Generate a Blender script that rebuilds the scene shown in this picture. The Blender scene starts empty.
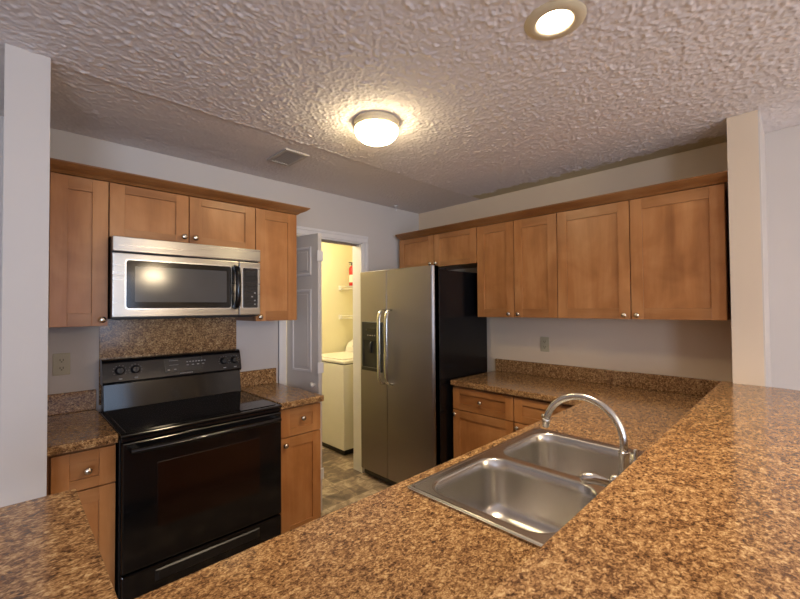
import bpy, bmesh, math, random
import numpy as np
from mathutils import Vector, Matrix
random.seed(7)
C = bpy.context.scene
COL = C.collection
PI = math.pi

# ------------------------------------------------------------------ camera, world, exposure
ZC = 2.425
cam_d = bpy.data.cameras.new('camera'); cam = bpy.data.objects.new('camera', cam_d); COL.objects.link(cam)
cam_d.sensor_width = 36; cam_d.lens = 398.55 * 36 / 800; cam_d.clip_start = 0.02
yaw, pit, rol = math.radians(45.444), math.radians(1.117), math.radians(-0.421)
F = Vector((math.cos(yaw) * math.cos(pit), math.sin(yaw) * math.cos(pit), math.sin(pit)))
R = Vector((math.sin(yaw), -math.cos(yaw), 0)); U = R.cross(F)
R, U = R * math.cos(rol) + U * math.sin(rol), U * math.cos(rol) - R * math.sin(rol)
M = Matrix((R, U, -F)).transposed().to_4x4(); M.translation = (-3.0145, -2.7768, 1.4638)
cam.matrix_world = M
C.camera = cam
C.view_settings.view_transform = 'Standard'; C.view_settings.look = 'None'
C.view_settings.gamma = 1; C.view_settings.use_curve_mapping = False
C.view_settings.exposure = 1.1

W = bpy.data.worlds.new('world'); C.world = W; W.use_nodes = True
bg = W.node_tree.nodes['Background']; bg.inputs[0].default_value = (0.70, 0.82, 1.0, 1); bg.inputs[1].default_value = .7

def area(name, loc, rot, sx, sy, power, col):
    l = bpy.data.lights.new(name, 'AREA'); l.shape = 'RECTANGLE'; l.size = sx; l.size_y = sy
    l.energy = power; l.color = col
    o = bpy.data.objects.new(name, l); COL.objects.link(o); o.location = loc; o.rotation_euler = rot
    return o
DOME_E, CAN_E, LAUNDRY_W, PEND_E = 19.5, 30.0, 19.0, 46.0
area('daylight', (-2.5, -6.35, 1.15), (PI / 2, 0, 0), 2.2, 1.9, 17, (0.50, 0.68, 1.0))      # daylight of the patio door
area('added_window_light', (-5.0, -6.35, 1.45), (PI / 2, 0, 0), 1.5, 1.2, 48, (0.68, 0.79, 1.0))     # light of an added, unseen window that brightens the left wall end

# ------------------------------------------------------------------ materials
def lin(r, g, b):
    f = lambda c: (c / 255 / 12.92) if c / 255 <= .04045 else ((c / 255 + .055) / 1.055) ** 2.4
    return (f(r), f(g), f(b), 1)
class NT:
    def __init__(s, name):
        s.m = bpy.data.materials.new(name); s.m.use_nodes = True; s.t = s.m.node_tree
        s.b = s.t.nodes['Principled BSDF']
    def n(s, typ, **kw):
        x = s.t.nodes.new(typ)
        for k, v in kw.items():
            if k in x.inputs: x.inputs[k].default_value = v
            else: setattr(x, k, v)
        return x
    def l(s, a, b): s.t.links.new(a, b)
    def ramp(s, fac, stops, mode='LINEAR'):
        r = s.n('ShaderNodeValToRGB'); r.color_ramp.interpolation = mode
        e = r.color_ramp.elements
        while len(e) < len(stops): e.new(0.5)
        for i, (p, c) in enumerate(stops): e[i].position = p; e[i].color = c
        s.l(fac, r.inputs[0]); return r.outputs[0]
    def pos(s, scale=(1, 1, 1), rnd=False):
        g = s.n('ShaderNodeNewGeometry'); v = g.outputs['Position']
        if rnd:
            oi = s.n('ShaderNodeObjectInfo'); c = s.n('ShaderNodeCombineXYZ')
            mm = s.n('ShaderNodeMath', operation='MULTIPLY'); mm.inputs[1].default_value = 13
            s.l(oi.outputs['Random'], mm.inputs[0])
            for i in range(3): s.l(mm.outputs[0], c.inputs[i])
            a = s.n('ShaderNodeVectorMath', operation='ADD'); s.l(v, a.inputs[0]); s.l(c.outputs[0], a.inputs[1]); v = a.outputs[0]
        mu = s.n('ShaderNodeVectorMath', operation='MULTIPLY'); mu.inputs[1].default_value = scale
        s.l(v, mu.inputs[0]); return mu.outputs[0]
    def noise(s, vec, scale, detail=3, rough=.5, dist=0):
        x = s.n('ShaderNodeTexNoise'); x.inputs['Scale'].default_value = scale; x.inputs['Detail'].default_value = detail
        x.inputs['Roughness'].default_value = rough; x.inputs['Distortion'].default_value = dist
        s.l(vec, x.inputs['Vector']); return x.outputs['Fac']
    def math(s, op, a, b=None, clamp=False):
        x = s.n('ShaderNodeMath', operation=op); x.use_clamp = clamp
        for i, q in enumerate((a, b)):
            if q is None: continue
            if isinstance(q, (int, float)): x.inputs[i].default_value = q
            else: s.l(q, x.inputs[i])
        return x.outputs[0]
    def mix(s, fac, a, b):
        x = s.n('ShaderNodeMix', data_type='RGBA')
        for i, q in ((0, fac), (6, a), (7, b)):
            if isinstance(q, (int, float, tuple)): x.inputs[i].default_value = q
            else: s.l(q, x.inputs[i])
        return x.outputs[2]
    def bump(s, h, strength, dist):
        x = s.n('ShaderNodeBump'); x.inputs['Strength'].default_value = strength; x.inputs['Distance'].default_value = dist
        s.l(h, x.inputs['Height']); s.l(x.outputs[0], s.b.inputs['Normal'])
    def set(s, col=None, rough=None, metal=None, spec=None, coat=None):
        if col is not None:
            if isinstance(col, tuple): s.b.inputs['Base Color'].default_value = col
            else: s.l(col, s.b.inputs['Base Color'])
        if rough is not None:
            if isinstance(rough, (int, float)): s.b.inputs['Roughness'].default_value = rough
            else: s.l(rough, s.b.inputs['Roughness'])
        if metal is not None: s.b.inputs['Metallic'].default_value = metal
        if spec is not None: s.b.inputs['Specular IOR Level'].default_value = spec
        if coat is not None: s.b.inputs['Coat Weight'].default_value = coat; s.b.inputs['Coat Roughness'].default_value = .1
        return s.m

def plain(name, col, rough=.5, metal=0, var=.06, scale=8, spec=.5):
    n = NT(name); f = n.noise(n.pos(), scale, 3)
    a = tuple(c * (1 - var) for c in col[:3]) + (1,); b = tuple(min(1, c * (1 + var)) for c in col[:3]) + (1,)
    return n.set(n.ramp(f, [(.3, a), (.7, b)]), rough, metal, spec)

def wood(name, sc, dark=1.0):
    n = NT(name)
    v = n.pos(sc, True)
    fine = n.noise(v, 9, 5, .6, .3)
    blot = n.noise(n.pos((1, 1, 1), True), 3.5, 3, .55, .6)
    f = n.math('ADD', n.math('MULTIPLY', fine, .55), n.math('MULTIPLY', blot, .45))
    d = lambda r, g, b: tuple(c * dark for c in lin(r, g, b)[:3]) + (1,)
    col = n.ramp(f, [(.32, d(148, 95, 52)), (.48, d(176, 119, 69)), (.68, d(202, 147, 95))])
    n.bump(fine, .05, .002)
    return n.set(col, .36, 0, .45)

def granite(name, tone=1.0):
    n = NT(name)
    v = n.pos((1, 1.35, 1.2))
    a = n.noise(v, 105, 3, .6, .8)
    b = n.noise(v, 38, 3, .5, .4)
    c = n.noise(v, 230, 2, .5)
    f = n.math('ADD', n.math('ADD', n.math('MULTIPLY', a, .58), n.math('MULTIPLY', b, .24)), n.math('MULTIPLY', c, .18))
    t = lambda r, g, b: tuple(c * tone for c in lin(r, g, b)[:3]) + (1,)
    col = n.ramp(f, [(.37, t(66, 44, 28)), (.44, t(106, 75, 48)), (.50, t(144, 108, 71)), (.56, t(178, 140, 96)), (.63, t(210, 180, 132))])
    return n.set(col, .16, 0, .5)

def brushed(name, sc, base=(.56, .55, .53, 1), rough=.28, tan=None):
    n = NT(name); f = n.noise(n.pos(sc), 6, 4, .6)
    if tan:
        n.b.inputs['Anisotropic'].default_value = .75
        c = n.n('ShaderNodeCombineXYZ')
        for i in range(3): c.inputs[i].default_value = tan[i]
        n.l(c.outputs[0], n.b.inputs['Tangent'])
    else: n.bump(f, .04, .001)
    return n.set(n.ramp(f, [(.3, tuple(c * .93 for c in base[:3]) + (1,)), (.7, base)]),
                 n.ramp(f, [(.3, (rough * .85,) * 3 + (1,)), (.7, (rough * 1.2,) * 3 + (1,))]), 1.0)

def painted(name, col, amp=.15):
    n = NT(name); p = n.pos()
    f = n.noise(p, 120, 3); g = n.noise(p, 2, 2)
    n.bump(f, amp, .0015)
    a = tuple(c * .97 for c in col[:3]) + (1,)
    return n.set(n.ramp(g, [(.3, a), (.7, col)]), .7, 0, .3)

def ceiling_mat():
    n = NT('popcorn_ceiling'); p = n.pos()
    a = n.noise(p, 80, 2, .5, .1); b = n.noise(p, 130, 2)
    blob = n.ramp(a, [(.42, (0, 0, 0, 1)), (.62, (1, 1, 1, 1))])
    s = n.n('ShaderNodeSeparateXYZ'); n.l(p, s.inputs[0])
    wob = n.noise(p, 7, 4, .65)
    # scraped, smoother band along the back wall and along the right wall
    yy = n.math('ADD', s.outputs[1], n.math('MULTIPLY', n.noise(p, 1.3, 1), .12))
    back = n.math('MULTIPLY', n.math('ADD', yy, .70), 60, True)
    back = n.math('MULTIPLY', back, n.math('LESS_THAN', s.outputs[1], 0.0))
    xx = n.math('ADD', s.outputs[0], n.math('MULTIPLY', n.math('SUBTRACT', wob, .5), .35))
    side = n.math('MULTIPLY', n.math('ADD', xx, .16), 30, True)
    side = n.math('MULTIPLY', side, n.math('GREATER_THAN', s.outputs[1], -2.52))
    patch = n.ramp(n.noise(p, 9, 3), [(.35, (.25,) * 3 + (1,)), (.6, (.85,) * 3 + (1,))])
    amt = n.math('SUBTRACT', 1.0, n.math('MULTIPLY', back, n.math('SUBTRACT', 1.0, n.math('MULTIPLY', patch, .75))))
    amt = n.math('MULTIPLY', amt, n.math('SUBTRACT', 1.0, n.math('MULTIPLY', side, .85)))
    h = n.math('ADD', n.math('MULTIPLY', blob, .8), n.math('MULTIPLY', b, .35))
    h = n.math('MULTIPLY', h, amt)
    h = n.math('SUBTRACT', h, n.math('MULTIPLY', n.math('ADD', back, side, True), .5))
    n.bump(n.noise(p, 260, 2), .35, .002)
    c = n.mix(side, lin(232, 226, 227), lin(206, 194, 162))
    c = n.mix(back, c, lin(226, 219, 217))
    return n.set(c, .85, 0, .2)

def floor_mat():
    n = NT('stone_vinyl_floor'); p = n.pos()
    br = n.n('ShaderNodeTexBrick'); br.offset = .37; br.squash = 1.6; br.squash_frequency = 3
    br.inputs['Scale'].default_value = 1; br.inputs['Mortar Size'].default_value = .004
    br.inputs['Brick Width'].default_value = .28; br.inputs['Row Height'].default_value = .15
    br.inputs['Color1'].default_value = (0, 0, 0, 1); br.inputs['Color2'].default_value = (1, 1, 1, 1); br.inputs['Mortar'].default_value = (.2, .2, .2, 1)
    n.l(p, br.inputs['Vector'])
    a = n.noise(p, 9, 6, .65, 1.2)
    sp = n.n('ShaderNodeSeparateColor'); n.l(br.outputs['Color'], sp.inputs[0])
    f = n.math('ADD', n.math('MULTIPLY', sp.outputs[0], .2), n.math('MULTIPLY', a, .85))
    c = n.ramp(f, [(.25, lin(74, 62, 56)), (.45, lin(114, 98, 86)), (.55, lin(146, 127, 108)), (.68, lin(192, 173, 150))])
    return n.set(c, .4, 0, .4)

def emit(name, col, strength):
    n = NT(name); n.b.inputs['Emission Color'].default_value = col; n.b.inputs['Emission Strength'].default_value = strength
    return n.set((.9, .9, .88, 1), .4)

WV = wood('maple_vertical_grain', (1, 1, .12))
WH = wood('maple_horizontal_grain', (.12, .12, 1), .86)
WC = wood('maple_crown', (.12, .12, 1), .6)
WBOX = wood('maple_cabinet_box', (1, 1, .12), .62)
GR = granite('brown_speckled_laminate')
SS = brushed('brushed_steel', (.15, .15, 12), (.48, .47, .45, 1), .30, (0, 0, 1))
SSF = brushed('brushed_fridge_steel', (.3, .3, 14), (.34, .31, .295, 1), .42, (0, 1, 0))
SINK = plain('satin_sink_steel', (.60, .58, .55, 1), .27, 1.0, .02)
CHR = plain('satin_nickel', (.62, .60, .57, 1), .26, 1.0)
KNOB = plain('nickel_knob', (.72, .68, .60, 1), .22, 1.0)
HAND = brushed('handle_steel', (4, 4, .3), (.62, .62, .62, 1), .22)
BLK = plain('gloss_black_enamel', (.006, .006, .007, 1), .10, 0, .05, 8, .5)
BLKM = plain('satin_black', (.012, .012, .013, 1), .35)
BLKS = plain('black_fridge_side', (.006, .006, .007, 1), .22, 0, .05, 8, .3)
BGL = plain('black_cooktop_glass', (.004, .004, .005, 1), .05)
OVW = plain('oven_window_glass', (.014, .006, .004, 1), .12)
MWG = plain('microwave_window_screen', (.075, .075, .078, 1), .12)
DARK = plain('dark_recess', (.01, .01, .01, 1), .6)
MARK = plain('pale_printing', (.28, .28, .28, 1), .5)
DIM = plain('dim_display', (.014, .015, .017, 1), .2)
WALLW = painted('lamp_warmed_wall_paint', lin(220, 203, 182))  # wall paint with the kitchen lamps' warm cast put into the colour
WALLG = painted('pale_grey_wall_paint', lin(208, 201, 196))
WALLY = painted('cream_laundry_paint', lin(222, 214, 178))
CEIL = ceiling_mat()
FLOOR = floor_mat()
CARP = plain('beige_bounce_carpet', lin(160, 145, 125), .9, 0, .12, 60)
TRIM = plain('white_trim_gloss', lin(225, 222, 222), .4, 0, .02)
DOORP = plain('white_door_paint', lin(206, 200, 196), .4, 0, .02)
WHT = plain('white_appliance_enamel', lin(226, 222, 212), .3, 0, .02)
PLATE = plain('ivory_outlet_plastic', lin(186, 176, 148), .4, 0, .03)
SLOT = plain('outlet_slot_dark', lin(60, 52, 42), .5)
VENTM = plain('painted_vent_metal', lin(190, 182, 174), .5)
RED = plain('extinguisher_red', lin(180, 30, 22), .3)
LABEL = plain('extinguisher_paper_label', lin(225, 210, 190), .5)
CREAM = plain('painted_fixture_metal', lin(214, 200, 170), .45)
GLASSM = NT('door_pane_glass'); GLASSM.b.inputs['Transmission Weight'].default_value = 1; GLASSM.b.inputs['IOR'].default_value = 1.05; GLASSM = GLASSM.set((1, 1, 1, 1), 0.0)
DOME = emit('lit_opal_glass', (1, .80, .46, 1), DOME_E)
BULB = emit('lit_bulb', (1, .82, .58, 1), CAN_E)
PEND = emit('lit_pendant_glass', (1, .78, .50, 1), PEND_E)

# ------------------------------------------------------------------ mesh helpers (everything is modelled in world coordinates)
class MB:
    def __init__(s): s.bm = bmesh.new(); s.mats = []
    def mi(s, m):
        if m not in s.mats: s.mats.append(m)
        return s.mats.index(m)
    def box(s, a, b, m, T=None):
        lo = [min(a[i], b[i]) for i in range(3)]; hi = [max(a[i], b[i]) for i in range(3)]
        P = [(x, y, z) for x in (lo[0], hi[0]) for y in (lo[1], hi[1]) for z in (lo[2], hi[2])]
        if T: P = [T(*p) for p in P]
        v = [s.bm.verts.new(p) for p in P]; i = s.mi(m); fs = []
        for q in ((0, 1, 3, 2), (4, 6, 7, 5), (0, 4, 5, 1), (2, 3, 7, 6), (0, 2, 6, 4), (1, 5, 7, 3)):
            f = s.bm.faces.new([v[k] for k in q]); f.material_index = i; fs.append(f)
        bmesh.ops.recalc_face_normals(s.bm, faces=fs)
    def rings(s, rings, m, closed=True, cap0=True, cap1=True, smooth=True):
        i = s.mi(m); vs = [[s.bm.verts.new(p) for p in r] for r in rings]; fs = []
        n = len(vs[0])
        for a, b in zip(vs, vs[1:]):
            for k in range(n if closed else n - 1):
                f = s.bm.faces.new((a[k], a[(k + 1) % n], b[(k + 1) % n], b[k])); f.material_index = i; f.smooth = smooth; fs.append(f)
        if cap0: f = s.bm.faces.new(vs[0]); f.material_index = i; fs.append(f)
        if cap1: f = s.bm.faces.new(vs[-1]); f.material_index = i; fs.append(f)
        bmesh.ops.recalc_face_normals(s.bm, faces=fs)
    def tube(s, pts, r, m, n=12, cap=True):
        pts = [Vector(p) for p in pts]; rs = r if isinstance(r, (list, tuple)) else [r] * len(pts)
        out = []; up = Vector((0, 0, 1)); prev = None
        for k, p in enumerate(pts):
            t = (pts[min(k + 1, len(pts) - 1)] - pts[max(k - 1, 0)]).normalized()
            if prev is None:
                a = t.cross(up)
                if a.length < .1: a = t.cross(Vector((1, 0, 0)))
            else: a = prev - t * prev.dot(t)
            a.normalize(); b = t.cross(a); prev = a
            out.append([p + (a * math.cos(2 * PI * j / n) + b * math.sin(2 * PI * j / n)) * rs[k] for j in range(n)])
        s.rings(out, m, True, cap, cap)
    def lathe(s, c, prof, m, axis=(0, 0, 1), n=32, cap0=True, cap1=True):
        ax = Vector(axis).normalized(); a = ax.cross(Vector((0, 0, 1)))
        if a.length < .1: a = Vector((1, 0, 0))
        a.normalize(); b = ax.cross(a); c = Vector(c)
        s.rings([[c + ax * h + (a * math.cos(2 * PI * j / n) + b * math.sin(2 * PI * j / n)) * r for j in range(n)] for r, h in prof], m, True, cap0, cap1)
    def slab(s, outer, z0, z1, m, holes=()):
        """flat plate with holes"""
        i = s.mi(m); fs = []
        for z, flip in ((z0, True), (z1, False)):
            es = []
            for lp in [outer] + list(holes):
                vs = [s.bm.verts.new((x, y, z)) for x, y in lp]
                es += [s.bm.edges.new((vs[k], vs[(k + 1) % len(vs)])) for k in range(len(vs))]
            r = bmesh.ops.triangle_fill(s.bm, edges=es, use_beauty=True, use_dissolve=False)
            for g in r['geom']:
                if isinstance(g, bmesh.types.BMFace):
                    g.material_index = i
                    g.normal_update()
                    if (g.normal.z > 0) == flip: g.normal_flip()
        for li, lp in enumerate([outer] + list(holes)):
            n = len(lp); area_ = sum(lp[k][0] * lp[(k + 1) % n][1] - lp[(k + 1) % n][0] * lp[k][1] for k in range(n))
            for k in range(n):
                p, q = lp[k], lp[(k + 1) % n]
                v = [s.bm.verts.new(w) for w in ((p[0], p[1], z0), (q[0], q[1], z0), (q[0], q[1], z1), (p[0], p[1], z1))]
                if (area_ < 0) != (li > 0): v.reverse()
                f = s.bm.faces.new(v); f.material_index = i
        bmesh.ops.remove_doubles(s.bm, verts=s.bm.verts[:], dist=1e-5)
    def build(s, name, parent=None, bevel=0, label=None, seg=2):
        me = bpy.data.meshes.new(name); s.bm.to_mesh(me); s.bm.free()
        for m in s.mats: me.materials.append(m)
        o = bpy.data.objects.new(name, me); COL.objects.link(o)
        if parent is not None:
            off = parent_world(parent); o.parent = parent
            me.transform(Matrix.Translation(-off))
        else:
            vs = [v.co for v in me.vertices]
            c = Vector(((min(v.x for v in vs) + max(v.x for v in vs)) / 2, (min(v.y for v in vs) + max(v.y for v in vs)) / 2, min(v.z for v in vs)))
            me.transform(Matrix.Translation(-c)); o.location = c
        if bevel:
            b = o.modifiers.new('bevel', 'BEVEL'); b.width = bevel; b.segments = seg; b.limit_method = 'ANGLE'; b.angle_limit = math.radians(40)
        if label: o['label'] = label
        return o
def parent_world(o):
    v = Vector(o.location)
    while o.parent: o = o.parent; v += o.location
    return v
def thing(name, label, cat, loc, group=None):
    o = bpy.data.objects.new(name, None); COL.objects.link(o); o.location = loc; o.empty_display_size = .1
    return tag(o, label, cat, group)
def tag(o, label, cat, group=None):
    o['label'] = label; o['category'] = cat
    if group: o['group'] = group
    return o
def struct(o): o['kind'] = 'structure'; return o
def sbox(name, boxes, m, bevel=0):
    b = MB()
    for a, c in boxes: b.box(a, c, m)
    return struct(b.build(name, None, bevel))

def rrect(x0, x1, y0, y1, r, n=6):
    P = []
    for cx, cy, a0 in ((x1 - r, y1 - r, 0), (x0 + r, y1 - r, 90), (x0 + r, y0 + r, 180), (x1 - r, y0 + r, 270)):
        for k in range(n + 1):
            a = math.radians(a0 + 90 * k / n); P.append((cx + r * math.cos(a), cy + r * math.sin(a)))
    return P

# ------------------------------------------------------------------ setting
XL, YR = -6.2, -6.5           # far left wall, rear wall
sbox('floor', [((XL - .12, YR - .12, -.06), (.24, 1.26, 0))], FLOOR)
sbox('floor_dining_bounce_carpet', [((XL, YR, .0), (0, -2.64, .010))], CARP)  # unseen pale carpet, added to bounce light up to the ceiling
CX, CY = -1.712, -2.205        # recessed lamp
h = .065
# ceiling: real popcorn relief over the kitchen and bar, flat beyond, with the round-light cut-out
def popcorn_ceiling():
    gx0, gy0, st, nx, ny = -3.465, -3.285, .0045, 771, 731
    rng = np.random.default_rng(3)
    def smooth(sig):
        w = rng.standard_normal((ny, nx)); fx = np.fft.fftfreq(nx); fy = np.fft.fftfreq(ny)
        g = np.exp(-2 * (np.pi * sig) ** 2 * (fx[None, :] ** 2 + fy[:, None] ** 2))
        q = np.fft.ifft2(np.fft.fft2(w) * g).real; return q / q.std()
    xs = gx0 + st * np.arange(nx); ys = gy0 + st * np.arange(ny); X, Y = np.meshgrid(xs, ys)
    hgt = np.clip(smooth(.85) * .6 + .3, 0, 1.7) * .0019 + np.clip(smooth(1.2) - .1, 0, 2) * .0015
    wob = smooth(18) * .02; rag = smooth(9) * .035; pat = np.clip(smooth(16) * .3 + .85, .45, 1)
    back = np.clip((Y + .745 + wob * .4) * 60, 0, 1); side = np.clip((X + .15 + rag) * 60, 0, 1) * (Y > -2.513)
    hgt = hgt * (1 - back * (1 - pat * .8)) * (1 - side * .85) + .0022 * (1 - np.maximum(back, side))
    hgt += .0025 * np.exp(-((Y + .745 + wob * .4) / .008) ** 2) * (np.abs(smooth(20)) > .3)
    edge = np.minimum.reduce([X - xs[0], xs[-1] - X, Y - ys[0], ys[-1] - Y]); hgt *= np.clip(edge / .01, 0, 1)
    hgt *= np.clip((np.hypot(X - CX, Y - CY) - .09) / .012, 0, 1)
    V = np.stack([X.ravel(), Y.ravel(), (ZC - hgt).ravel()], 1)
    i = np.arange((nx - 1) * (ny - 1)); r, c = i // (nx - 1), i % (nx - 1); a = r * nx + c
    keep = np.hypot(xs[c] + st / 2 - CX, ys[r] + st / 2 - CY) > .066
    a = a[keep]; Q = np.stack([a, a + nx, a + nx + 1, a + 1], 1)
    x0, x1, y0, y1 = xs[0], xs[-1], ys[0], ys[-1]; L_, B_ = XL - .12, YR - .12
    ex = [(L_, B_), (x1 + .12, B_), (x1 + .12, y0), (L_, y0), (x0, y0), (x0, .12), (L_, .12), (x1, y0), (x1, .12), (x1 + .12, .12), (x0, y1), (x1, y1)]
    n0 = len(V); V = np.vstack([V, [(p[0], p[1], ZC) for p in ex]])
    Q = np.vstack([Q, n0 + np.array([(0, 3, 2, 1), (3, 6, 5, 4), (7, 8, 9, 2), (10, 5, 8, 11)])])
    me = bpy.data.meshes.new('ceiling'); me.vertices.add(len(V)); me.vertices.foreach_set('co', V.astype(np.float32).ravel())
    me.loops.add(Q.size); me.loops.foreach_set('vertex_index', Q.astype(np.int32).ravel())
    me.polygons.add(len(Q)); me.polygons.foreach_set('loop_start', np.arange(0, Q.size, 4, dtype=np.int32))
    me.polygons.foreach_set('use_smooth', np.ones(len(Q), bool)); me.update(calc_edges=True); me.validate()
    me.materials.append(CEIL); o = bpy.data.objects.new('ceiling', me); COL.objects.link(o); struct(o)
popcorn_ceiling()
DX0, DX1, DH = -1.511, -.752, 2.044
sbox('wall_back', [((XL - .12, 0, 0), (DX0, .12, ZC)), ((DX1, 0, 0), (.12, .12, ZC)), ((DX0, 0, DH), (DX1, .12, ZC))], WALLG)
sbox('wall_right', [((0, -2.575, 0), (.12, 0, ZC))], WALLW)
sbox('wall_right_dining', [((0, YR, 0), (.12, -2.575, ZC))], WALLG)  # same wall, its greyer daylight look put into the colour
sbox('wall_left', [((XL - .12, YR, 0), (XL, 0, ZC))], WALLW)
WX0, WX1, WZ1 = -3.6, -1.4, 2.08
sbox('wall_rear', [((XL - .12, YR - .12, 0), (-5.8, YR, ZC)), ((-4.2, YR - .12, 0), (WX0, YR, ZC)), ((-5.8, YR - .12, 0), (-4.2, YR, .8)), ((-5.8, YR - .12, 2.1), (-4.2, YR, ZC)), ((WX1, YR - .12, 0), (.12, YR, ZC)), ((WX0, YR - .12, WZ1), (WX1, YR, ZC))], WALLW)
sbox('wall_stub_left', [((-3.03, -.782, 0), (-2.905, 0, ZC))], WALLG, .002)
b = MB(); b.box((-.393, -2.632, 0), (0, -2.513, ZC), WALLW); b.box((-.393, -2.638, 0), (0, -2.632, ZC), WALLG); struct(b.build('wall_stub_right'))  # thin dining-side skin carries the cooler daylight tone in its colour
sbox('wall_half', [((-3.05, -2.638, 0), (-.393, -2.513, 1.027)), ((-3.05, -2.513, 0), (-2.925, -1.66, 1.027))], WALLW)
sbox('wall_laundry', [((-2.0, 1.12, 0), (.24, 1.24, ZC)), ((.12, .12, 0), (.24, 1.12, ZC)), ((-2.12, .12, 0), (-2.0, 1.24, ZC)), ((-2.0, .12, 0), (DX0, .125, ZC)), ((DX1, .12, 0), (.12, .125, ZC))], WALLY)
sbox('ceiling_laundry', [((-2.12, .12, ZC), (.24, 1.24, ZC + .02))], WALLY)
# patio door in the rear wall
b = MB()
for x0, x1 in ((WX0, WX0 + .06), (-2.53, -2.47), (WX1 - .06, WX1)): b.box((x0, YR - .1, 0), (x1, YR - .02, WZ1), TRIM)
b.box((WX0, YR - .1, WZ1 - .06), (WX1, YR - .02, WZ1), TRIM); b.box((WX0, YR - .1, 0), (WX1, YR - .02, .08), TRIM)
o = struct(b.build('window_1', None, .003))
b = MB(); b.box((WX0 + .06, YR - .065, .08), (WX1 - .06, YR - .06, WZ1 - .06), GLASSM); b.build('pane', o)
b = MB()
for x0, x1 in ((-5.8, -5.75), (-5.02, -4.98), (-4.25, -4.2)): b.box((x0, YR - .1, .8), (x1, YR - .02, 2.1), TRIM)
b.box((-5.8, YR - .1, .8), (-4.2, YR - .02, .85), TRIM); b.box((-5.8, YR - .1, 2.05), (-4.2, YR - .02, 2.1), TRIM)
o = struct(b.build('window_added', None, .003))  # unseen window, added to throw daylight on the left wall end
b = MB(); b.box((-5.75, YR - .065, .85), (-4.25, YR - .06, 2.05), GLASSM); b.build('pane', o)
# laundry door casing
b = MB()
cw = .057
def casing(x0, x1, z0, z1):
    b.box((x0, -.014, z0), (x1, 0, z1), TRIM)
    if x1 - x0 < .1:
        s = 1 if x0 < -1 else -1; xa = x0 if x0 < -1 else x1
        b.box((xa, -.02, z0), (xa + s * .022, 0, z1), TRIM)
    else: b.box((x0, -.02, z1 - .022), (x1, 0, z1), TRIM)
casing(DX0 - cw, DX0, 0, DH - .0005); casing(DX1, DX1 + cw, 0, DH - .0005); casing(DX0 - cw, DX1 + cw, DH, DH + .06)
struct(b.build('trim_1', None, .003))
b = MB()   # jamb lining
b.box((DX0 - .001, -.002, 0), (DX0 + .012, .125, DH), TRIM); b.box((DX1 - .012, -.002, 0), (DX1 + .001, .125, DH), TRIM); b.box((DX0, -.002, DH - .012), (DX1, .125, DH + .001), TRIM)
b.box((DX0 + .012, .03, DH - .032), (DX1 - .012, .06, DH - .012), HAND)
struct(b.build('trim_2'))
sbox('baseboard_left', [((XL, YR, 0), (XL + .014, 0, .09))], TRIM, .003)
sbox('baseboard_back', [((XL, -.014, 0), (-3.03, 0, .09))], TRIM, .003)
sbox('baseboard_right', [((-.014, YR, 0), (0, -2.638, .09))], TRIM, .003)

# ------------------------------------------------------------------ folded closet door
P0 = Vector((-1.492, .012)); P1 = Vector((-1.436, -.345)); P2 = Vector((-1.352, .01))
d_root = bpy.data.objects.new('door_1', None); COL.objects.link(d_root); d_root.location = (-1.49, 0, 0); struct(d_root)
def leaf(p, q, front, knob=False):
    u = (q - p); L = u.length; u.normalize(); nrm = Vector((u.y, -u.x)) * front
    T = lambda a, d, z: (p.x + u.x * a + nrm.x * d, p.y + u.y * a + nrm.y * d, z)
    b = MB(); th = .028
    b.box((0.002, -th, .012), (L - .002, 0, 2.0), DOORP, T)
    for z0, z1 in ((.20, .80), (1.00, 1.60), (1.70, 1.91)):
        a0, a1 = .075, L - .075
        for s0, s1, t0, t1 in ((a0, a1, z0, z0 + .016), (a0, a1, z1 - .016, z1), (a0, a0 + .016, z0, z1), (a1 - .016, a1, z0, z1)):
            b.box((s0, 0, t0), (s1, .006, t1), TRIM, T)
        b.box((a0 + .035, 0, z0 + .035), (a1 - .035, .004, z1 - .035), DOORP, T)
    o = b.build('door_leaf', d_root, .002)
    return o, T, L
o, T, L = leaf(P0, P1, 1)
b = MB(); b.lathe(T(L - .045, 0, .915), [(.009, 0), (.007, .012), (.016, .018), (.019, .027), (.014, .036), (.003, .038)], TRIM, (T(0, 1, 0)[0] - T(0, 0, 0)[0], T(0, 1, 0)[1] - T(0, 0, 0)[1], 0), 20)
b.build('door_knob', o)
o2, T2, L2 = leaf(P2 + Vector((0.0, 0)), P1 + Vector((.036, .012)), -1)
b = MB()
for z in (.25, 1.0, 1.80): b.box((P1.x - .012, P1.y - .008, z), (P1.x + .036, P1.y + .003, z + .075), TRIM)
b.build('hinge', d_root, .001)

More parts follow.
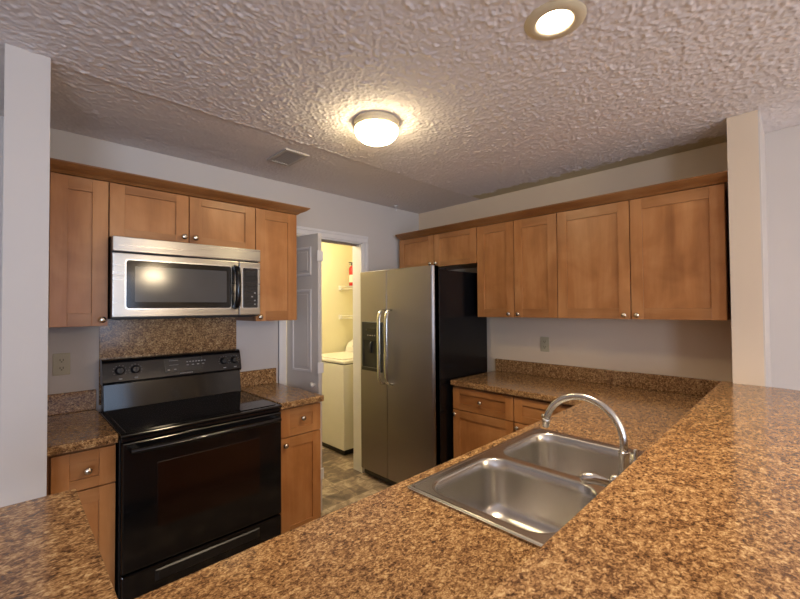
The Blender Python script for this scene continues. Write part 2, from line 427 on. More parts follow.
# ------------------------------------------------------------------ cabinets
TS = lambda a, d, z: (a, -d, z)         # on the back wall: a = x, d = distance from wall
TR = lambda a, d, z: (-d, a, z)         # on the right wall: a = y
PY = -1.868 - .025 - .61
TP = lambda a, d, z: (a, PY + d, z)     # peninsula, facing the range
def knob(par, T, a, d, z):
    c = T(a, d, z); e = T(a, d + 1, z); ax = [e[i] - c[i] for i in range(3)]
    b = MB(); b.lathe(c, [(.007, 0), (.0055, .010), (.011, .014), (.0155, .020), (.0155, .025), (.010, .030), (.002, .0315)], KNOB, ax, 20)
    b.build('knob', par)
def front(root, kind, T, a0, a1, z0, z1, d, kn=None, fr=.064):
    b = MB(); a0, a1 = min(a0, a1), max(a0, a1)
    g = .0018; a0 += g; a1 -= g; z0 += g; z1 -= g
    rail = fr if z1 - z0 > .3 else .045
    b.box((a0, d - .02, z0), (a0 + fr, d, z1), WV, T); b.box((a1 - fr, d - .02, z0), (a1, d, z1), WV, T)
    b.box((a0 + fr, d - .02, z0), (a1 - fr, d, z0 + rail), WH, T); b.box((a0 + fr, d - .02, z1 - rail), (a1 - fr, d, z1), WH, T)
    b.box((a0 + fr, d - .018, z0 + rail), (a1 - fr, d - .0085, z1 - rail), WV if kind == 'door' else WH, T)
    o = b.build(kind, root, .0011)
    if kn: knob(o, T, kn[0], d, kn[1])
    return o
ZB, ZT = 1.3803, 2.1059
def wall_cab(label, T, a0, a1, z0, doors, z1=ZT, d=.33, group=None):
    c = T((a0 + a1) / 2, .16, z0)
    r = thing('wall_cabinet', label, 'cabinet', c, group)
    b = MB(); t = .016; lo, hi = min(a0, a1), max(a0, a1)
    b.box((lo, .003, z0 + .002), (lo + t, d - .021, ZT + .03), WBOX, T); b.box((hi - t, .003, z0 + .002), (hi, d - .021, ZT + .03), WBOX, T)
    b.box((lo + t, .003, z0 + .002), (hi - t, d - .021, z0 + .018), WBOX, T); b.box((lo + t, .003, ZT + .014), (hi - t, d - .021, ZT + .03), WBOX, T)
    b.box((lo + t, .003, z0 + .018), (hi - t, .010, ZT + .014), WBOX, T)
    b.box((lo, d - .040, z0 + .002), (lo + .035, d - .0215, ZT + .02), WBOX, T); b.box((hi - .035, d - .040, z0 + .002), (hi, d - .0215, ZT + .02), WBOX, T)
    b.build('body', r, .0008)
    for (p, q, kn) in doors: front(r, 'door', T, p, q, z0, z1, d, kn)
    return r
GL = 'maple wall cabinets left of the laundry door'; GRR = 'maple wall cabinets on the right wall'
wall_cab('narrow tall maple wall cabinet left of the microwave, against the left wall end', TS, -2.880, -2.656, ZB, [(-2.880, -2.656, (-2.682, 1.413))], group=GL)
wall_cab('short double-door maple wall cabinet directly above the microwave', TS, -2.654, -1.893, 1.829, [(-2.654, -2.284, (-2.312, 1.868)), (-2.282, -1.893, (-2.254, 1.868))], group=GL)
wall_cab('narrow tall maple wall cabinet between the microwave and the folding laundry door', TS, -1.891, -1.5985, ZB, [(-1.891, -1.5985, (-1.868, 1.408))], group=GL)
wall_cab('short double-door maple wall cabinet above the refrigerator', TR, -.045, -.930, 1.815, [(-.045, -.480, (-.452, 1.848)), (-.482, -.930, (-.512, 1.848))], group=GRR)
wall_cab('medium two-door maple wall cabinet just right of the refrigerator', TR, -.934, -1.588, ZB, [(-.934, -1.260, (-1.222, 1.408)), (-1.262, -1.588, (-1.300, 1.408))], group=GRR)
wall_cab('widest two-door maple wall cabinet at the right end by the beige wall end', TR, -1.590, -2.491, ZB, [(-1.590, -2.038, (-2.005, 1.406)), (-2.040, -2.491, (-2.073, 1.406))], group=GRR)
def crown(name, label, path, outs):
    prof = [(0, 2.1065), (.006, 2.1065), (.012, 2.112), (.020, 2.118), (.034, 2.124), (.050, 2.133), (.062, 2.143), (.066, 2.146), (.066, 2.152), (.0, 2.152)]
    b = MB(); b.rings([[(p[0] + o[0] * r, p[1] + o[1] * r, z) for r, z in prof] for p, o in zip(path, outs)], WC, True, True, True, False)
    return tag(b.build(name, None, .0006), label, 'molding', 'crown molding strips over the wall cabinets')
crown('crown_molding', 'maple crown molding along the top of the cabinets over the microwave', [(-2.904, -.331), (-1.598, -.331), (-1.598, -.002)], [(0, -1), (1, -1), (1, 0)])
crown('crown_molding', 'long maple crown molding along the top of the right wall cabinets', [(-.331, -.060), (-.331, -2.511)], [(-1, 0), (-1, 0)])

ZK = .874
def base_cab(label, T, a0, a1, fronts, d=.61, group=None, hollow=False):
    lo, hi = min(a0, a1), max(a0, a1)
    r = thing('base_cabinet', label, 'cabinet', T((a0 + a1) / 2, .3, 0), group)
    b = MB(); t = .016
    b.box((lo, .004, .0), (lo + t, d - .021, ZK), WBOX, T); b.box((hi - t, .004, 0), (hi, d - .021, ZK), WBOX, T)
    b.box((lo + t, .004, .10), (hi - t, .012, ZK), WBOX, T); b.box((lo + t, .012, .10), (hi - t, d - .021, .116), WBOX, T)
    b.box((lo, d - .040, .116), (lo + .03, d - .0215, ZK), WBOX, T); b.box((hi - .03, d - .040, .116), (hi, d - .0215, ZK), WBOX, T)
    b.box((lo + .03, d - .04, ZK - .03), (hi - .03, d - .0215, ZK), WBOX, T)
    b.build('body', r, .0008)
    b = MB(); b.box((lo + t, d - .10, 0), (hi - t, d - .085, .10), BLKM, T); b.build('toe_kick', r)
    for (k, p, q, z0, z1, kn) in fronts: front(r, k, T, p, q, z0, z1, d, kn, .058)
    return r
GB = 'maple base cabinets'
base_cab('narrow maple base cabinet left of the black range, under the left counter piece', TS, -2.895, -2.664,
         [('drawer', -2.885, -2.664, .697, .862, (-2.765, .778)), ('door', -2.885, -2.664, .108, .695, (-2.83, .66))], group=GB)
base_cab('narrow maple base cabinet between the black range and the laundry doorway', TS, -1.880, -1.594,
         [('drawer', -1.868, -1.594, .697, .866, (-1.728, .795)), ('door', -1.868, -1.594, .108, .695, (-1.845, .655))], group=GB)
base_cab('maple base cabinet with drawer and door beside the refrigerator', TR, -.896, -1.403,
         [('drawer', -.896, -1.401, .697, .862, (-1.148, .78)), ('door', -.896, -1.401, .108, .695, (-.925, .664))], group=GB)
base_cab('maple base cabinet in the inner corner behind the faucet, second from the refrigerator', TR, -1.405, -1.862,
         [('drawer', -1.407, -1.83, .697, .862, (-1.62, .78)), ('door', -1.407, -1.83, .108, .695, (-1.437, .664))], group=GB)
base_cab('maple sink base cabinet under the steel double sink in the peninsula', TP, -2.20, -1.27,
         [('door', -2.20, -1.736, .108, .862, (-1.77, .80)), ('door', -1.734, -1.27, .108, .862, (-1.70, .80))], group=GB)
base_cab('maple base cabinet in the peninsula left of the sink, toward the half wall', TP, -2.918, -2.204,
         [('drawer', -2.918, -2.56, .697, .862, (-2.74, .78)), ('drawer', -2.558, -2.204, .697, .862, (-2.38, .78)),
          ('door', -2.918, -2.56, .108, .695, (-2.59, .66)), ('door', -2.558, -2.204, .108, .695, (-2.53, .66))], group=GB)

# ------------------------------------------------------------------ counters
def counter(label, outer, z0, z1, holes=(), bev=.006, name='countertop', cat='countertop'):
    b = MB(); b.slab(outer, z0, z1, GR, holes); return tag(b.build(name, None, bev), label, cat)
CT0, CT = .876, .914
def strip(par, a, c):
    b = MB(); b.box(a, c, GR); b.build('backsplash', par, .003)
c = counter('short brown speckled countertop piece between left wall end and black range', [(-2.904, -.645), (-2.661, -.645), (-2.661, -.001), (-2.904, -.001)], CT0, CT)
strip(c, (-2.903, -.021, CT + .0002), (-2.661, -.001, 1.022))
c = counter('short brown speckled countertop piece right of the range, by the laundry door', [(-1.886, -.645), (-1.590, -.645), (-1.590, -.001), (-1.886, -.001)], CT0, CT)
strip(c, (-1.880, -.021, CT + .0002), (-1.591, -.001, 1.022))
SX0, SX1, SY0, SY1 = -2.150, -1.318, -2.458, -1.918
cut = [(SX0 + .02, SY0 + .02), (SX1 - .02, SY0 + .02), (SX1 - .02, SY1 - .02), (SX0 + .02, SY1 - .02)]
c = counter('L-shaped brown speckled kitchen countertop holding the steel sink and running along the right wall',
            [(-.001, -.892), (-.635, -.892), (-.635, -1.868), (-2.924, -1.868), (-2.924, -2.512), (-.001, -2.512)], CT0, CT, [cut])
strip(c, (-.021, -2.511, CT + .0002), (-.001, -.898, 1.016))
arc = [(-.65 + .257 * math.cos(t), -2.66 + .26 * math.sin(t)) for t in [-PI / 2 * k / 12 for k in range(13)]]
counter('raised brown speckled bar top in the foreground on the half wall',
        [(-2.903, -1.632), (-2.903, -2.463), (-.352, -2.463), (-.352, -2.512), (-.394, -2.512), (-.394, -2.640)] + arc + [(-3.29, -2.92), (-3.29, -1.632)], 1.0275, 1.067, (), .007, 'bar_top', 'countertop')
b = MB(); b.box((-2.648, -.007, .93), (-1.882, -.001, 1.409), GR)
tag(b.build('backsplash_panel', None, .001), 'tall brown speckled backsplash panel on the wall between range and microwave', 'backsplash')

# ------------------------------------------------------------------ range
RX0, RX1 = -2.6555, -1.891
r = thing('range', 'freestanding black electric range with glass cooktop between the two narrow base cabinets', 'stove', ((RX0 + RX1) / 2, -.33, 0))
b = MB(); b.box((RX0, -.625, .03), (RX1, -.02, .895), BLKM)
for x in (RX0 + .05, RX1 - .05):
    for y in (-.56, -.08): b.lathe((x, y, 0), [(.02, 0), (.02, .031)], BLKM, n=12)
b.build('body', r, .002)
b = MB(); b.box((RX0 - .002, -.665, .893), (RX1 + .002, -.075, .909), BLK)
b.build('cooktop_frame', r, .005, seg=3)
b = MB(); b.box((RX0 + .022, -.635, .9092), (RX1 - .022, -.10, .9125), BGL); ct = b.build('cooktop_glass', r, .001)
for x, y, rr in ((-2.46, -.50, .115), (-2.09, -.50, .09), (-2.46, -.24, .09), (-2.09, -.24, .09)):
    b = MB()
    for q in (rr, rr - .03):
        b.rings([[(x + s * math.cos(2 * PI * j / 40), y + s * math.sin(2 * PI * j / 40), .9128) for j in range(40)] for s in (q, q - .0012)], DIM, True, False, False)
    b.build('burner_ring', ct)
# sloped riser and backguard
def xprism(b, x0, x1, prof, m, smooth=False):
    b.rings([[(x, y, z) for y, z in prof] for x in (x0, x1)], m, True, True, True, smooth)
b = MB(); xprism(b, RX0 + .014, RX1 + .001, [(-.023, .905), (-.106, .905), (-.0855, 1.050), (-.023, 1.050)], BLK); b.build('riser', r, .003)
bg_ = MB(); pf = [(-.015, 1.050), (-.088, 1.048), (-.104, 1.054), (-.106, 1.064), (-.081, 1.165), (-.072, 1.180), (-.055, 1.186), (-.015, 1.186)]
xprism(bg_, RX0 + .010, RX1 + .003, pf, BLK)
def pt(x, z, off=0):   # on the slanted face
    t = (z - 1.064) / .101; return (x, -.106 + .025 * t - off, z)
def mark(x0, x1, z0, z1, off=.0008): p = pt(0, (z0 + z1) / 2, off); bg_.box((x0, p[1] - .0006, z0), (x1, p[1] + .003, z1), MARK)
KN = ((-2.566, 1.120), (-2.492, 1.120), (-1.999, 1.120), (-1.931, 1.120))
for x, z in KN:
    for j in range(9):
        a = math.radians(210 - j * 30); mx, mz = x + .031 * math.cos(a), z + .030 * math.sin(a); mark(mx - .0016, mx + .0016, mz - .0016, mz + .0016)
    mark(x - .006, x + .010, z - .046, z - .040)
xprism(bg_, -2.345, -2.135, [(-.0985, 1.085), (-.1020, 1.085), (-.0830, 1.162), (-.080, 1.162)], DIM)
for k in range(7): mark(-2.225 + k * .017, -2.215 + k * .017, 1.134, 1.140, .003)
for k in range(4): mark(-2.225 + k * .03, -2.212 + k * .03, 1.116, 1.121, .003)
mark(-2.320, -2.270, 1.150, 1.1525, .003); mark(-2.320, -2.270, 1.124, 1.126, .003); mark(-2.330, -2.318, 1.096, 1.102, .003); mark(-2.295, -2.283, 1.096, 1.102, .003)
for k in range(10): mark(-2.262 + k * .0072, -2.2575 + k * .0072, 1.070, 1.0755)
bgd = bg_.build('backguard', r)
nb = (0, -1, .25)
for x, z in KN:
    b = MB(); b.lathe(pt(x, z), [(.024, 0), (.023, .006), (.019, .010), (.0175, .022), (.014, .024)], BLKM, nb, 24)
    c0 = Vector(pt(x, z)) + Vector(nb).normalized() * .022
    b.box((x - .0035, c0.y - .006, z - .014), (x + .0035, c0.y + .002, z + .018), BLKM); b.build('control_knob', bgd, .001)
# oven door
b = MB(); b.box((RX0 + .004, -.668, .300), (RX1 - .004, -.627, .872), BLK); od = b.build('oven_door', r, .006, seg=3)
b = MB(); b.box((-2.515, -.6695, .46), (-2.025, -.666, .757), OVW); b.build('oven_window', od, .001)
b = MB(); b.box((RX0 + .002, -.655, .874), (RX1 - .002, -.626, .892), BLK); b.build('vent_trim', r, .003)
b = MB()
hx = [RX0 + .03 + (RX1 - RX0 - .06) * k / 16 for k in range(17)]
b.tube([(x, -.708 - .012 * math.sin(PI * k / 16), .842) for k, x in enumerate(hx)], .0125, BLK, 12)
for x in (RX0 + .045, RX1 - .045): b.box((x - .014, -.710, .830), (x + .014, -.664, .854), BLK)
b.build('oven_handle', od, .002)
b = MB(); b.box((RX0 + .004, -.664, .055), (RX1 - .004, -.627, .290), BLK); dr = b.build('storage_drawer', r, .006)
b = MB(); b.rings([[(-2.273 + (i - .5) * w, -.6645 - d, z) for i, z in ((0, z0), (1, z0), (1, z1), (0, z1))] for w, z0, z1, d in ((.50, .215, .268, 0), (.47, .222, .262, .006))], BLKM, True, False, True, False)
b.build('drawer_pull', dr)

# ------------------------------------------------------------------ microwave
MX0, MX1, MZ0, MZ1 = -2.651, -1.896, 1.412, 1.826
m = thing('microwave', 'stainless over-the-range microwave with black window and side handle', 'microwave', ((MX0 + MX1) / 2, -.2, MZ0))
b = MB(); b.box((MX0, -.375, MZ0 + .004), (MX1, -.009, MZ1), BLKM); b.build('body', m, .002)
b = MB(); b.box((MX0, -.406, 1.752), (MX1, -.376, MZ1), SS); b.build('vent_band', m, .003)
b = MB(); b.box((MX0 + .01, -.395, 1.745), (MX1 - .01, -.37, 1.752), DARK); b.build('vent_gap', m)
b = MB(); b.box((MX0, -.405, MZ0 + .012), (-2.030, -.376, 1.745), SS); dd = b.build('door', m, .004, seg=3)
def yplate(b, x0, x1, z0, z1, r_, y0, y1, mat):
    P = rrect(x0, x1, z0, z1, r_); b.rings([[(x, y, z) for x, z in P] for y in (y0, y1)], mat, True, True, True, False)
b = MB(); yplate(b, -2.600, -2.072, 1.462, 1.716, .018, -.4052, -.4075, HAND); b.build('window_trim', dd)
b = MB(); yplate(b, -2.594, -2.078, 1.468, 1.710, .014, -.4060, -.4095, BLK); b.build('window_border', dd)
b = MB(); yplate(b, -2.558, -2.104, 1.500, 1.682, .006, -.4096, -.4102, MWG); b.build('window', dd)
b = MB()
b.tube([(-2.052, -.410, 1.474), (-2.052, -.436, 1.484), (-2.052, -.448, 1.52), (-2.052, -.452, 1.59), (-2.052, -.448, 1.655), (-2.052, -.436, 1.698), (-2.052, -.410, 1.708)], [.017, .0165, .0155, .0145, .0155, .0165, .017], BLK, 16)
b.build('handle', dd, label='curved black handle')
b = MB(); b.box((-2.027, -.405, MZ0 + .012), (MX1, -.376, 1.745), SS); cp = b.build('control_panel', m, .004, seg=3)
b = MB(); yplate(b, -2.010, -1.910, 1.464, 1.712, .006, -.4052, -.4065, HAND); yplate(b, -2.006, -1.914, 1.468, 1.708, .006, -.4066, -.4078, BLK)
b.box((-1.992, -.4086, 1.662), (-1.928, -.4076, 1.690), DIM)
for i in range(4):
    for j in range(7):
        b.box((-1.990 + i * .0175, -.4084, 1.485 + j * .023), (-1.980 + i * .0175, -.4076, 1.493 + j * .023), MARK if (i, j) in ((3, 1), (3, 0), (3, 3), (2, 2)) else DIM)
b.build('keypad', cp)
b = MB(); b.box((MX0 + .03, -.36, MZ0 - .001), (-2.31, -.06, MZ0 + .0035), DARK); b.box((-2.24, -.36, MZ0 - .001), (MX1 - .03, -.06, MZ0 + .0035), DARK); b.build('grease_filter', m)

# ------------------------------------------------------------------ refrigerator
f = thing('refrigerator', 'side-by-side stainless refrigerator with black sides and a water dispenser, left of the right wall counter', 'refrigerator', (-.44, -.46, 0))
FY0, FY1, FS = -.872, -.022, -.374
b = MB(); b.box((-.725, FY0 + .006, .03), (-.09, FY1 - .003, 1.745), BLKS); b.build('body', f, .004)
b = MB(); b.box((-.765, FY0 + .01, .012), (-.70, FY1 - .006, .065), BLKM)
b.build('toe_grille', f, .003)
for y in (FY0 + .05, FY1 - .05):
    for x in (-.15, -.66): b = MB(); b.lathe((x, y, 0), [(.02, 0), (.02, .031)], BLKM, n=12); b.build('foot', f)
def fdoor(y0, y1, hole=None):
    # rounded outer edge profile in plan; steel skin
    r1 = .022 if y1 == FY1 else .004; r0 = .022 if y0 == FY0 else .004
    A = [PI / 2 * k / 6 for k in range(7)]
    P = [(-.732, y0), (-.732, y1)]
    P += [(-.803 + r1 * (1 - math.sin(a)), y1 - r1 * (1 - math.cos(a))) for a in A]
    P += [(-.803 + r0 * (1 - math.cos(a)), y0 + r0 * (1 - math.sin(a))) for a in A]
    b = MB(); b.rings([[(x, y, z) for x, y in P] for z in (.072, 1.772)], SSF, True, True, True, False)
    return b.build('door', f, .002)
d1 = fdoor(FS + .002, FY1); d1['label'] = 'narrow freezer door with dispenser'
d2 = fdoor(FY0, FS - .002); d2['label'] = 'wide fresh food door'
def xplate(b, x0, x1, y0, y1, z0, z1, r_, mat):
    P = rrect(y0, y1, z0, z1, r_); b.rings([[(x, y, z) for y, z in P] for x in (x0, x1)], mat, True, True, True, False)
# dispenser: frame around a dark cavity
dy0, dy1, dz0, dz1 = -.322, -.062, .925, 1.342
b = MB()
b.box((-.812, dy0, dz0), (-.8035, dy0 + .022, dz1), BLKM); b.box((-.812, dy1 - .022, dz0), (-.8035, dy1, dz1), BLKM)
b.box((-.816, dy0, dz0), (-.8035, dy1, dz0 + .03), BLKM); b.box((-.812, dy0 + .022, dz1 - .155), (-.8035, dy1 - .022, dz1), BLKM)
ds = b.build('dispenser', d1, .004, seg=3)
b = MB(); b.box((-.8065, dy0 + .022, dz0 + .03), (-.8033, dy1 - .022, dz1 - .155), DARK); b.build('dispenser_recess', ds)
b = MB(); b.box((-.8140, -.245, 1.26), (-.8122, -.13, 1.285), DIM)
for y in (-.235, -.205, -.175, -.145): b.box((-.8145, y - .006, 1.222), (-.8122, y + .006, 1.232), MARK)
b.build('dispenser_button', ds)
b = MB(); b.tube([(-.808, -.192, 1.17), (-.826, -.192, 1.15), (-.822, -.192, 1.08)], .011, BLKM, 10); b.build('paddle', ds)
for y, par in ((FS + .036, d1), (FS - .050, d2)):
    s = 1 if y > FS else -1
    prof = [(0, .838), (.028, .842), (.050, .868), (.058, .91), (.060, 1.0), (.060, 1.14), (.060, 1.28), (.058, 1.37), (.050, 1.412), (.028, 1.438), (0, 1.442)]
    b = MB(); rg = []
    for k, (d, z) in enumerate(prof):
        k0, k1 = prof[max(k - 1, 0)], prof[min(k + 1, len(prof) - 1)]
        t = Vector((-(k1[0] - k0[0]), 0, k1[1] - k0[1])).normalized(); nn = Vector((t.z, 0, -t.x))
        c = Vector((-.803 - d, y, z))
        rg.append([c + nn * .009 * math.cos(a) + Vector((0, 1, 0)) * .019 * math.sin(a) for a in [2 * PI * j / 14 for j in range(14)]])
    b.rings(rg, HAND, True, True, True); b.build('handle', par)
for y in (FY0 + .012, FY1 - .075): b = MB(); b.box((-.73, y, 1.7455), (-.62, y + .063, 1.765), BLKM); b.build('hinge_cover', f, .006)

# ------------------------------------------------------------------ sink
s = thing('kitchen_sink', 'double-bowl stainless steel drop-in sink set in the countertop behind the bar top', 'sink', ((SX0 + SX1) / 2, (SY0 + SY1) / 2, .70))
bowls = [(-2.112, -1.752, -2.352, -1.958), (-1.716, -1.356, -2.352, -1.958)]
zr = .9205
b = MB()
holes = [rrect(*q, .075, 8) for q in bowls]
b.slab(rrect(SX0, SX1, SY0, SY1, .012, 3), .9148, zr, SINK, holes)
b.build('rim', s, .0022, seg=3)
b = MB(); P = rrect(SX0, SX1, SY0, SY1, .012, 3)
rgs = []
for ins, z in ((.003, .9206), (.0045, .9226), (.009, .9230), (.016, .9206)):
    rgs.append([(x, y, z) for x, y in rrect(SX0 + ins, SX1 - ins, SY0 + ins, SY1 - ins, .012, 3)])
b.rings(rgs, SINK, True, False, False); b.build('raised_edge', s)
for q in bowls:
    b = MB(); rg = []
    for ins, z, rr in ((-.006, .9208, .080), (-.001, .9195, .076), (.003, .914, .075), (.008, .880, .074), (.016, .780, .07), (.026, .753, .066), (.046, .738, .055), (.075, .733, .05), (.12, .7305, .04)):
        rg.append([(x, y, z) for x, y in rrect(q[0] + ins, q[1] - ins, q[2] + ins, q[3] - ins, rr, 8)])
    b.rings(rg, SINK, True, False, True); bw = b.build('bowl', s)
    b = MB(); cx, cy = (q[0] + q[1]) / 2, (q[2] + q[3]) / 2
    b.lathe((cx, cy, .7306), [(.055, 0), (.053, .003), (.042, .001), (.040, .0015), (.0, .0005)], CHR, cap0=False, cap1=False)
    for k in range(8):
        a = 2 * PI * k / 8; b.box((cx + .02 * math.cos(a) - .003, cy + .02 * math.sin(a) - .003, .7312), (cx + .02 * math.cos(a) + .003, cy + .02 * math.sin(a) + .003, .7325), DARK)
    b.build('drain', bw)

# ------------------------------------------------------------------ faucet
FX, FYY, FR = -1.712, -2.393, .12
f = thing('faucet', 'brushed nickel gooseneck faucet with lever handles at the back of the sink', 'faucet', (FX, FYY, .921))
b = MB(); P = rrect(FX - .125, FX + .145, FYY - .028, FYY + .026, .026, 6)
b.rings([[(FX + (x - FX) * k, FYY + (y - FYY) * k, z) for x, y in P] for k, z in ((1, .9212), (1, .926), (.96, .934), (.9, .937))], CHR); b.build('deck_plate', f)
b = MB(); b.lathe((FX, FYY, .934), [(.022, 0), (.019, .012), (.0145, .05), (.0135, .085), (.015, .090), (.015, .096), (.013, .099)], CHR, n=24); b.build('spout_base', f)
AE = .93
b = MB(); pts = [(FX, FYY, 1.028)] + [(FX, FYY + FR - FR * math.cos(a), 1.055 + FR * math.sin(a)) for a in [PI * AE * k / 24 for k in range(25)]]
b.tube(pts, .0108, CHR, 20); sp = b.build('spout', f)
ty, tz = pts[-1][1], pts[-1][2]
b = MB(); b.lathe((FX, ty + .001, tz), [(.0105, .004), (.0135, .0), (.0135, -.005), (.012, -.008), (.012, -.024), (.010, -.026)], CHR, (0, -.12, 1), n=24); b.build('aerator', sp)
hx_ = FX - .078
b = MB(); b.lathe((hx_, FYY, .934), [(.021, 0), (.018, .012), (.012, .024), (.012, .032), (.015, .040), (.012, .050), (.003, .053)], CHR, n=24); hb = b.build('handle_base', f)
b = MB(); c = Vector((hx_ - .008, FYY, .955)); t = Vector((-.046, .075, 0))
b.tube([c, c + t * .3 + Vector((0, 0, .013)), c + t * .6 + Vector((0, 0, .020)), c + t * .85 + Vector((0, 0, .019)), c + t + Vector((0, 0, .012))], [.010, .013, .0165, .0165, .013], CHR, 14); b.build('lever', hb, label='wide arched lever')
hx_ = FX + .112
b = MB(); b.lathe((hx_, FYY, .934), [(.018, 0), (.015, .012), (.012, .030), (.013, .036), (.008, .044), (.0055, .050), (.0055, .074), (.003, .077)], CHR, n=24); b.build('soap_pump', f)

# ------------------------------------------------------------------ outlets
def outlet(label, T, a, z):
    r = thing('wall_outlet', label, 'outlet', T(a, 0, z - .058))
    b = MB(); b.box((a - .036, .0005, z - .058), (a + .036, .006, z + .058), PLATE, T); b.build('cover_plate', r, .003)
    for dz in (-.021, .021):
        b = MB(); b.box((a - .0165, .006, z + dz - .014), (a + .0165, .0085, z + dz + .014), PLATE, T)
        for da in (-.0065, .0065): b.box((a + da - .0016, .0084, z + dz - .004), (a + da + .0016, .0092, z + dz + .007), SLOT, T)
        b.box((a - .003, .0084, z + dz - .011), (a + .003, .0092, z + dz - .006), SLOT, T)
        b.build('receptacle', r, .001)
outlet('ivory duplex outlet on the back wall left of the range', TS, -2.808, 1.175)
outlet('ivory duplex outlet on the right wall above the counter backsplash', TR, -1.337, 1.165)

# ------------------------------------------------------------------ ceiling fixtures
f = thing('ceiling_light', 'lit white glass dome light flush on the kitchen ceiling', 'ceiling light', (-1.665, -1.243, ZC - .13), None)
b = MB(); b.lathe((-1.665, -1.243, ZC - .001), [(.112, 0), (.117, -.006), (.117, -.016), (.110, -.020), (.116, -.024), (.116, -.038), (.110, -.042)], CREAM, n=40); b.build('base_ring', f)
b = MB(); b.lathe((-1.665, -1.243, ZC - .036), [(.108, 0), (.1125, -.012), (.110, -.026), (.102, -.043), (.083, -.060), (.052, -.074), (.022, -.080), (.001, -.081)], DOME, n=40); b.build('glass_dome', f)
f = thing('recessed_light', 'lit round recessed can light in the ceiling above the sink', 'ceiling light', (CX, CY, ZC - .01))
b = MB(); b.lathe((CX, CY, ZC), [(.058, .002), (.058, -.008), (.066, -.012), (.094, -.006), (.100, -.001), (.100, .0)], CREAM, n=40, cap0=False, cap1=False); b.build('trim_ring', f)
b = MB(); b.lathe((CX, CY, ZC), [(.058, -.006), (.050, .05), (.046, .10), (.0, .101)], TRIM, n=32, cap0=False, cap1=False); b.build('reflector', f)
b = MB(); b.lathe((CX, CY, ZC + .055), [(.001, -.010), (.020, -.008), (.034, .0), (.038, .012), (.030, .05), (.001, .06)], BULB, n=28, cap0=False, cap1=False); b.build('bulb', f)
l = bpy.data.lights.new('bulb_light', 'SPOT'); l.energy = 38; l.color = (1, .80, .56); l.spot_size = math.radians(110); l.spot_blend = .6; l.shadow_soft_size = .04
o = bpy.data.objects.new('bulb_light', l); COL.objects.link(o); o.parent = f; o.location = (0, 0, -.01)
# dining pendant behind the camera (seen in reflections)
f = thing('pendant_light', 'lit glass bowl pendant light hanging in the dining area behind the bar', 'pendant light', (-1.5, -4.7, 1.85))
b = MB(); b.lathe((-1.5, -4.7, ZC), [(.06, 0), (.055, -.02), (.01, -.03)], CREAM, n=24); b.tube([(-1.5, -4.7, ZC - .02), (-1.5, -4.7, 2.03)], .006, CREAM, 8); b.build('stem', f)
b = MB(); b.lathe((-1.5, -4.7, 2.04), [(.03, 0), (.10, -.03), (.15, -.09), (.14, -.12), (.08, -.16), (.001, -.17)], PEND, n=32); b.build('glass_bowl', f)
# vent
r = thing('ceiling_vent', 'small louvered air vent on the ceiling in front of the microwave cabinets', 'vent', (-1.755, -.49, ZC - .01))
b = MB(); vx0, vx1, vy0, vy1 = -1.835, -1.675, -.615, -.365
b.slab([(vx0, vy0), (vx1, vy0), (vx1, vy1), (vx0, vy1)], ZC - .012, ZC - .0005, VENTM, [[(vx0 + .022, vy0 + .022), (vx1 - .022, vy0 + .022), (vx1 - .022, vy1 - .022), (vx0 + .022, vy1 - .022)]])
b.build('vent_frame', r, .002)
b = MB(); b.box((vx0 + .022, vy0 + .022, ZC - .003), (vx1 - .022, vy1 - .022, ZC - .001), DARK); b.build('duct_opening', r)
for k in range(7):
    x = vx0 + .032 + k * .0165
    b = MB(); b.rings([[(x + a, y, ZC - .003 + c) for a, c in ((0, 0), (.0012, 0), (.0075, -.008), (.0063, -.008))] for y in (vy0 + .022, vy1 - .022)], VENTM, True, True, True, False); b.build('louver', r)
# small hook / sprinkler stub near the far corner
r = thing('ceiling_hook', 'tiny white plastic hook on the ceiling near the far corner', 'hook', (-.41, -.085, ZC - .05))
b = MB(); b.lathe((-.41, -.085, ZC - .0005), [(.018, 0), (.018, -.006), (.008, -.010)], TRIM, n=20); b.build('mounting_disc', r)
b = MB(); b.tube([(-.41, -.085, ZC - .009), (-.41, -.085, ZC - .026)] + [(-.41 + .012 * math.sin(a), -.085 - 0, ZC - .038 + .012 * math.cos(a)) for a in [PI * k / 8 for k in range(1, 13)]], .0032, TRIM, 8); b.build('hook_arm', r)

# ------------------------------------------------------------------ laundry closet
w = thing('washing_machine', 'white top-load washing machine inside the laundry closet', 'washing machine', (-.30, .755, 0))
wx0, wx1, wy0, wy1 = -.652, .02, .422, 1.095
b = MB(); b.box((wx0, wy0, .055), (wx1, wy1, .895), WHT); b.build('body', w, .010, seg=3)
b = MB(); b.box((wx0 + .03, wy0 + .03, 0), (wx1 - .03, wy1 - .03, .056), BLKM); b.build('base', w)
b = MB(); b.box((wx0 - .004, wy0 - .003, .903), (wx1, wy1 + .003, .937), WHT); b.build('top_deck', w, .012, seg=3)
b = MB(); b.box((wx0 + .02, wy0 + .06, .9375), (wx1 - .20, wy1 - .06, .950), WHT); b.build('lid', w, .006, seg=3)
b = MB(); b.box((wx0 + .015, wy0 + .01, .894), (wx1 - .02, wy1 - .01, .904), DARK); b.build('deck_shadow_strip', w)  # dark strip standing for the shadow line beneath the top deck
b = MB(); b.rings([[(x, y, z) for x, z in ((wx1 - .165, .937), (wx1 - .145, 1.00), (wx1 - .11, 1.05), (wx1 - .06, 1.075), (wx1 - .005, 1.08), (wx1 - .003, .937))] for y in (wy0 + .004, wy1 - .004)], WHT, True, True, True, False)
k = b.build('console', w, .015, seg=3)
for y in (.55, .72, .95):
    b = MB(); b.lathe((wx1 - .130, y, 1.022), [(.026, -.003), (.024, .015), (.018, .024)], WHT, (-.82, 0, .57), 20); b.build('dial', k)
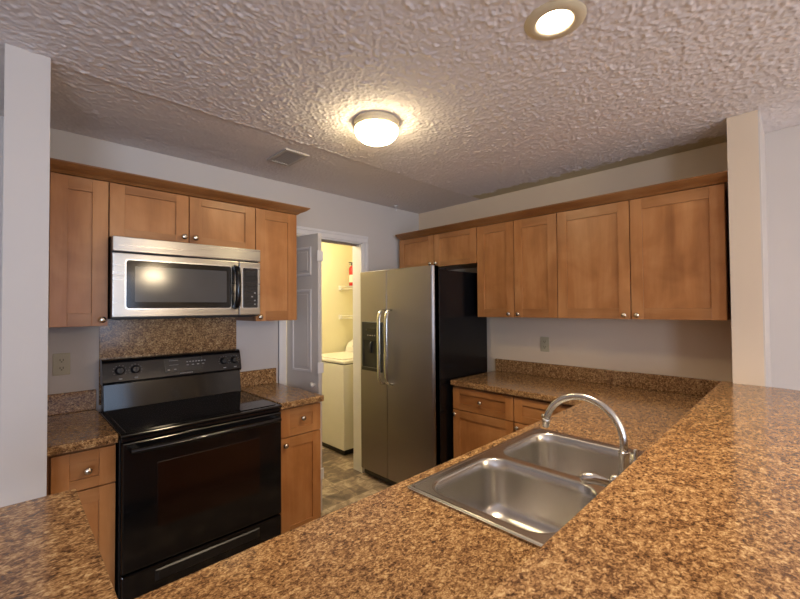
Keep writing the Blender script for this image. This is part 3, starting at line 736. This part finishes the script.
def wire_shelf(label, z):
    r = thing('wire_shelf', label, 'shelf', (-.03, .62, z - .03), 'wire shelves in the laundry closet')
    b = MB(); b.tube([(-.190, .14, z), (-.190, 1.118, z)], .004, WHT, 8); b.tube([(-.190, .14, z - .03), (-.190, 1.118, z - .03)], .004, WHT, 8); b.tube([(.112, .14, z), (.112, 1.118, z)], .004, WHT, 8)
    b.build('rail', r)
    b = MB()
    for k in range(38): y = .15 + k * .0256; b.tube([(-.190, y, z - .03), (-.190, y, z + .002), (.112, y, z + .002)], .0017, WHT, 5)
    b.build('wire', r)
    b = MB(); b.box((-.205, 1.095, z - .042), (-.168, 1.119, z + .012), WHT); b.build('end_bracket', r, .003)
wire_shelf('upper white wire shelf in the laundry closet, holding the fire extinguisher', 1.712)
wire_shelf('lower white wire shelf in the laundry closet, just above the washing machine', 1.368)
e = thing('fire_extinguisher', 'small red fire extinguisher standing on the upper laundry shelf', 'fire extinguisher', (-.10, .985, 1.7165))
ex, ey, ez = -.10, .985, 1.7165
b = MB(); b.lathe((ex, ey, ez), [(.036, 0), (.040, .006), (.040, .20), (.036, .222), (.022, .238), (.013, .242), (.013, .25)], RED, n=28); b.build('cylinder', e)
b = MB(); b.rings([[(ex + .0408 * math.cos(a), ey + .0408 * math.sin(a), z) for a in [math.radians(150 + 5 * k) for k in range(31)]] for z in (ez + .045, ez + .135)], LABEL, False, False, False); b.build('paper_label', e)
b = MB(); b.lathe((ex, ey, ez + .248), [(.014, 0), (.014, .028), (.009, .034)], BLKM, n=16); b.box((ex - .05, ey - .006, ez + .276), (ex + .02, ey + .006, ez + .284), BLKM); b.box((ex - .045, ey - .005, ez + .258), (ex + .01, ey + .005, ez + .264), BLKM); b.build('valve_handle', e, .001)
r = thing('laundry_light', 'lit opal dome lamp on the laundry closet ceiling', 'ceiling light', (-1.0, .72, ZC - .08))
b = MB(); b.lathe((-1.0, .72, ZC), [(.10, 0), (.10, -.02), (.09, -.05), (.05, -.075), (.001, -.08)], emit('lit_laundry_glass', (1, .84, .55, 1), 12), n=24); b.build('glass_dome', r)
l = bpy.data.lights.new('laundry_bulb', 'POINT'); l.energy = LAUNDRY_W; l.color = (1, .87, .62); l.shadow_soft_size = .06
o = bpy.data.objects.new('laundry_bulb', l); COL.objects.link(o); o.parent = r; o.location = (0, 0, -.03)
